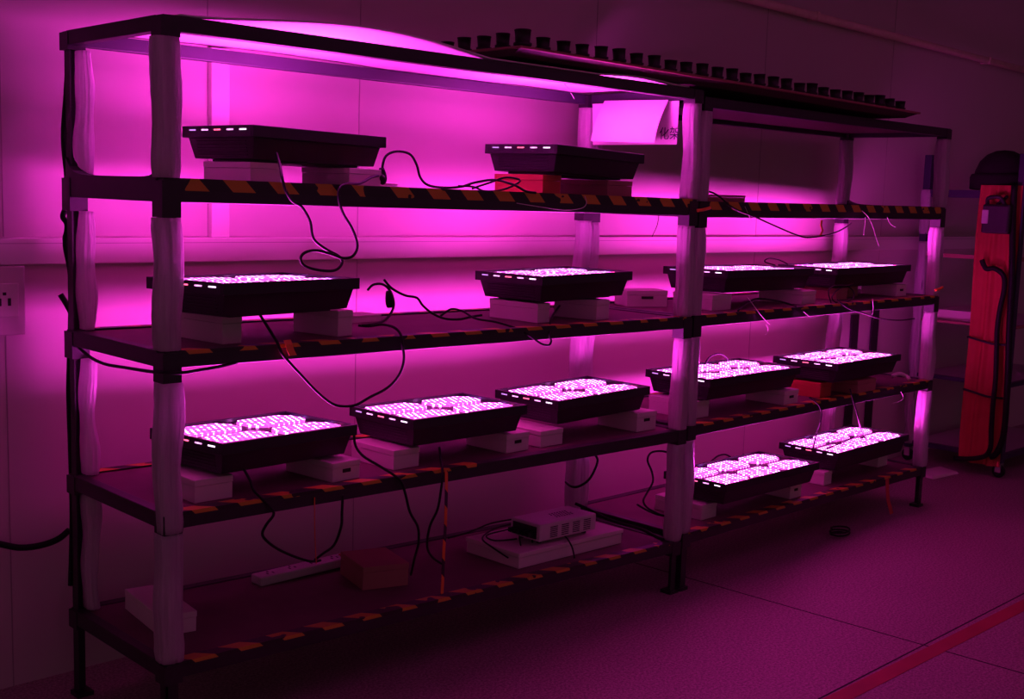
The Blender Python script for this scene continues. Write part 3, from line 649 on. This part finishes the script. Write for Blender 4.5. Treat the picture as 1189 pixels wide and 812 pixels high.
# ------------------------------------------------------------------ third rack with orange cover
X3=4.83; Y0,Y1=.085,.60; W3=.9
r3=empty('trolley_rack',(X3,Y0,0)); tag(r3,'dark wheeled rack at the right edge seen end-on behind an orange cover','rack')
dy=Y1-Y0
for (x,y,ztop) in ((0,0,1.69),(0,dy,1.685),(W3,0,1.69),(W3,dy,1.685)):
    m=MB(); m.box(x-.02,x+.02,y-.02,y+.02,.08,ztop); po=m.build('post',M['bluemetal'],r3,bevel=.003)
    if x==0 and y>0:
        for (z0,z1) in ((.1,1.22),(1.26,1.50)): wrap(x,y,z0,z1,.055,.055,int(z0*100),.1).build('film_wrap',M['film'],po,True)
    w_=MB(); 
    ring=[(.012,-.012),(.03,-.012),(.034,-.006),(.034,.006),(.03,.012),(.012,.012)]
    vs=[];fs=[];sg=18
    for k in range(sg):
        a=2*math.pi*k/sg
        for rr,t_ in ring: vs.append((x+t_,y+rr*math.cos(a),.035+rr*math.sin(a)))
    for k in range(sg):
        for j in range(6): fs.append((k*6+j,k*6+(j+1)%6,((k+1)%sg)*6+(j+1)%6,((k+1)%sg)*6+j))
    ca=MB().add(vs,fs).build('caster',M['rubber'],r3,True)
    MB().box(x-.018,x-.013,y-.015,y+.015,.03,.085).box(x+.013,x+.018,y-.015,y+.015,.03,.085).box(x-.018,x+.018,y-.015,y+.015,.075,.085).build('caster_fork',M['metalgrey'],ca)
for z,h,mt in ((1.50,.04,'bluemetal'),(1.16,.02,'browncard'),(.80,.012,'browncard'),(.50,.02,'bluemetal'),(.12,.025,'bluemetal')):
    MB().box(-.015,.015,.02,dy-.02,z-h,z).build('side_beam',M[mt],r3)
    MB().box(.02,W3-.02,-.015,.015,z-h,z).build('front_beam',M[mt],r3)
    if z not in (1.16,): MB().box(.015,W3-.015,.015,dy-.015,z-.006,z-.001).build('shelf_board',M['metalgrey'],r3)
# clutter on its shelves
o=MB().box(0,.5,0,.26,0,.055).build('flat_carton',M['card'],bevel=.003); o.location=(X3+.03,Y0+.2,.8005); tag(o,'pale flat carton on the wheeled rack, seen left of the orange cover','box')
# orange cover hanging over the end of the rack
n=26; mrows=30; vs=[];fs=[]
for j in range(mrows+1):
    v=j/mrows; z=1.528-(1.528-.06)*v
    ya=.205+.005*math.sin(9*v); yb=-.012
    for i in range(n+1):
        u=i/n; yy=Y0+ya*(1-u)+yb*u*1.0-0*v
        x=X3-.032-.010*math.sin(u*17+v*1.5)*(.5+.5*v)-.006*math.sin(u*31+v*4)
        vs.append((x-X3,yy-Y0,z))
N_=len(vs); vs+=[(a+.003,b,c) for a,b,c in vs]
for j in range(mrows):
    for i in range(n):
        k=j*(n+1)+i; fs.append((k,k+1,k+n+2,k+n+1)); fs.append((N_+k,N_+k+n+1,N_+k+n+2,N_+k+1))
oc=empty('orange_cover',(X3,Y0,0)); tag(oc,'tall orange red fabric cover hanging down the end of the wheeled rack','cover')
MB().add(vs,fs).build('fabric',M['orange'],oc,True)
for z in (.72,.44): MB().tube([(-.049,-.01,z-.01),(-.052,.07,z-.012),(-.052,.14,z+.0),(-.049,.205,z+.01)],.006,6,3).build('strap',M['black'],oc,True)
# black unit with pale display clipped on the cover
bu=empty('battery_unit',(X3-.05,Y0+.01,1.28)); tag(bu,'black box with a pale display fixed on the orange cover','device')
MB().box(-.06,0,0,.145,0,.15).build('case',M['black'],bu,bevel=.012)
MB().box(-.0625,-.058,.108,.142,.05,.12).build('display',M['screen'],bu,bevel=.002)
MB().tube([(-.03,.13,.145),(-.05,.12,.18),(-.05,.06,.185),(-.03,.04,.145)],.01,8,4).build('handle',M['black'],bu,True)
def cab3(pts,r,label,X):
    P=[atx(a,b,X) for a,b in pts]; o=MB().tube([p-P[0] for p in P],r,8).build('thick_cable',M['rubber'],None,True); o.location=P[0]; tag(o,label,'cable')
cab3([(1140,302),(1145,312),(1155,312),(1165,320),(1166,335),(1162,355),(1158,380),(1157,410),(1156,440),(1153,470),(1151,500),(1150,520),(1143,530),(1125,533),(1108,532)],.013,'thick black cable curving down the front of the orange cover',X3-.075)
cab3([(1178,215),(1176,260),(1175,320),(1172,380),(1170,440),(1166,500),(1158,525),(1150,531)],.016,'thick dark cable running down the right edge of the orange cover',X3-.06)
cab3([(1170,228),(1155,240),(1145,250)],.008,'thin black cable from the rack top to the black box on the cover',X3-.07)
# black cap-shaped bag on top
hb_=empty('black_helmet',(X3+.13,Y0+.165,1.505)); tag(hb_,'black domed helmet resting on top of the wheeled rack','helmet')
MB().lathe([(.145,0),(.15,.04),(.143,.10),(.122,.15),(.088,.185),(.045,.205),(.004,.21)],24,sx=.9,sy=1.0).build('shell',M['felt'],hb_,True)
MB().lathe([(.150,0),(.166,.004),(.168,.065),(.160,.082),(.145,.085)],24,sx=.9,sy=1.0).build('brim',M['felt'],hb_,True)
# ------------------------------------------------------------------ things on the floor
p=atz(975,622,.004)
m=MB(); pts=[]
for k in range(26): a=k*.62; pts.append((.05*math.cos(a)*(1+.12*math.sin(k)),.035*math.sin(a),.006+.0012*k))
m.tube(pts,.004,6,3); o=m.build('coiled_cord',M['rubber'],None,True); o.location=(p.x,p.y,0); tag(o,'small coil of black cord lying on the floor below the farther rack','cord')
p=atz(1085,551,0)
m=MB(); m.add([(-.13,-.06,.001),(.12,-.08,.001),(.16,.05,.001),(-.10,.07,.001),(-.12,-.05,.018),(.11,-.07,.014),(.15,.045,.016),(-.095,.06,.02)],[(0,3,2,1),(4,5,6,7),(0,1,5,4),(1,2,6,5),(2,3,7,6),(3,0,4,7)])
o=m.build('floor_cloth',M['card'],bevel=.004); o.location=(p.x,p.y,0); tag(o,'flat pale pad lying on the floor right of the far front post','pad')
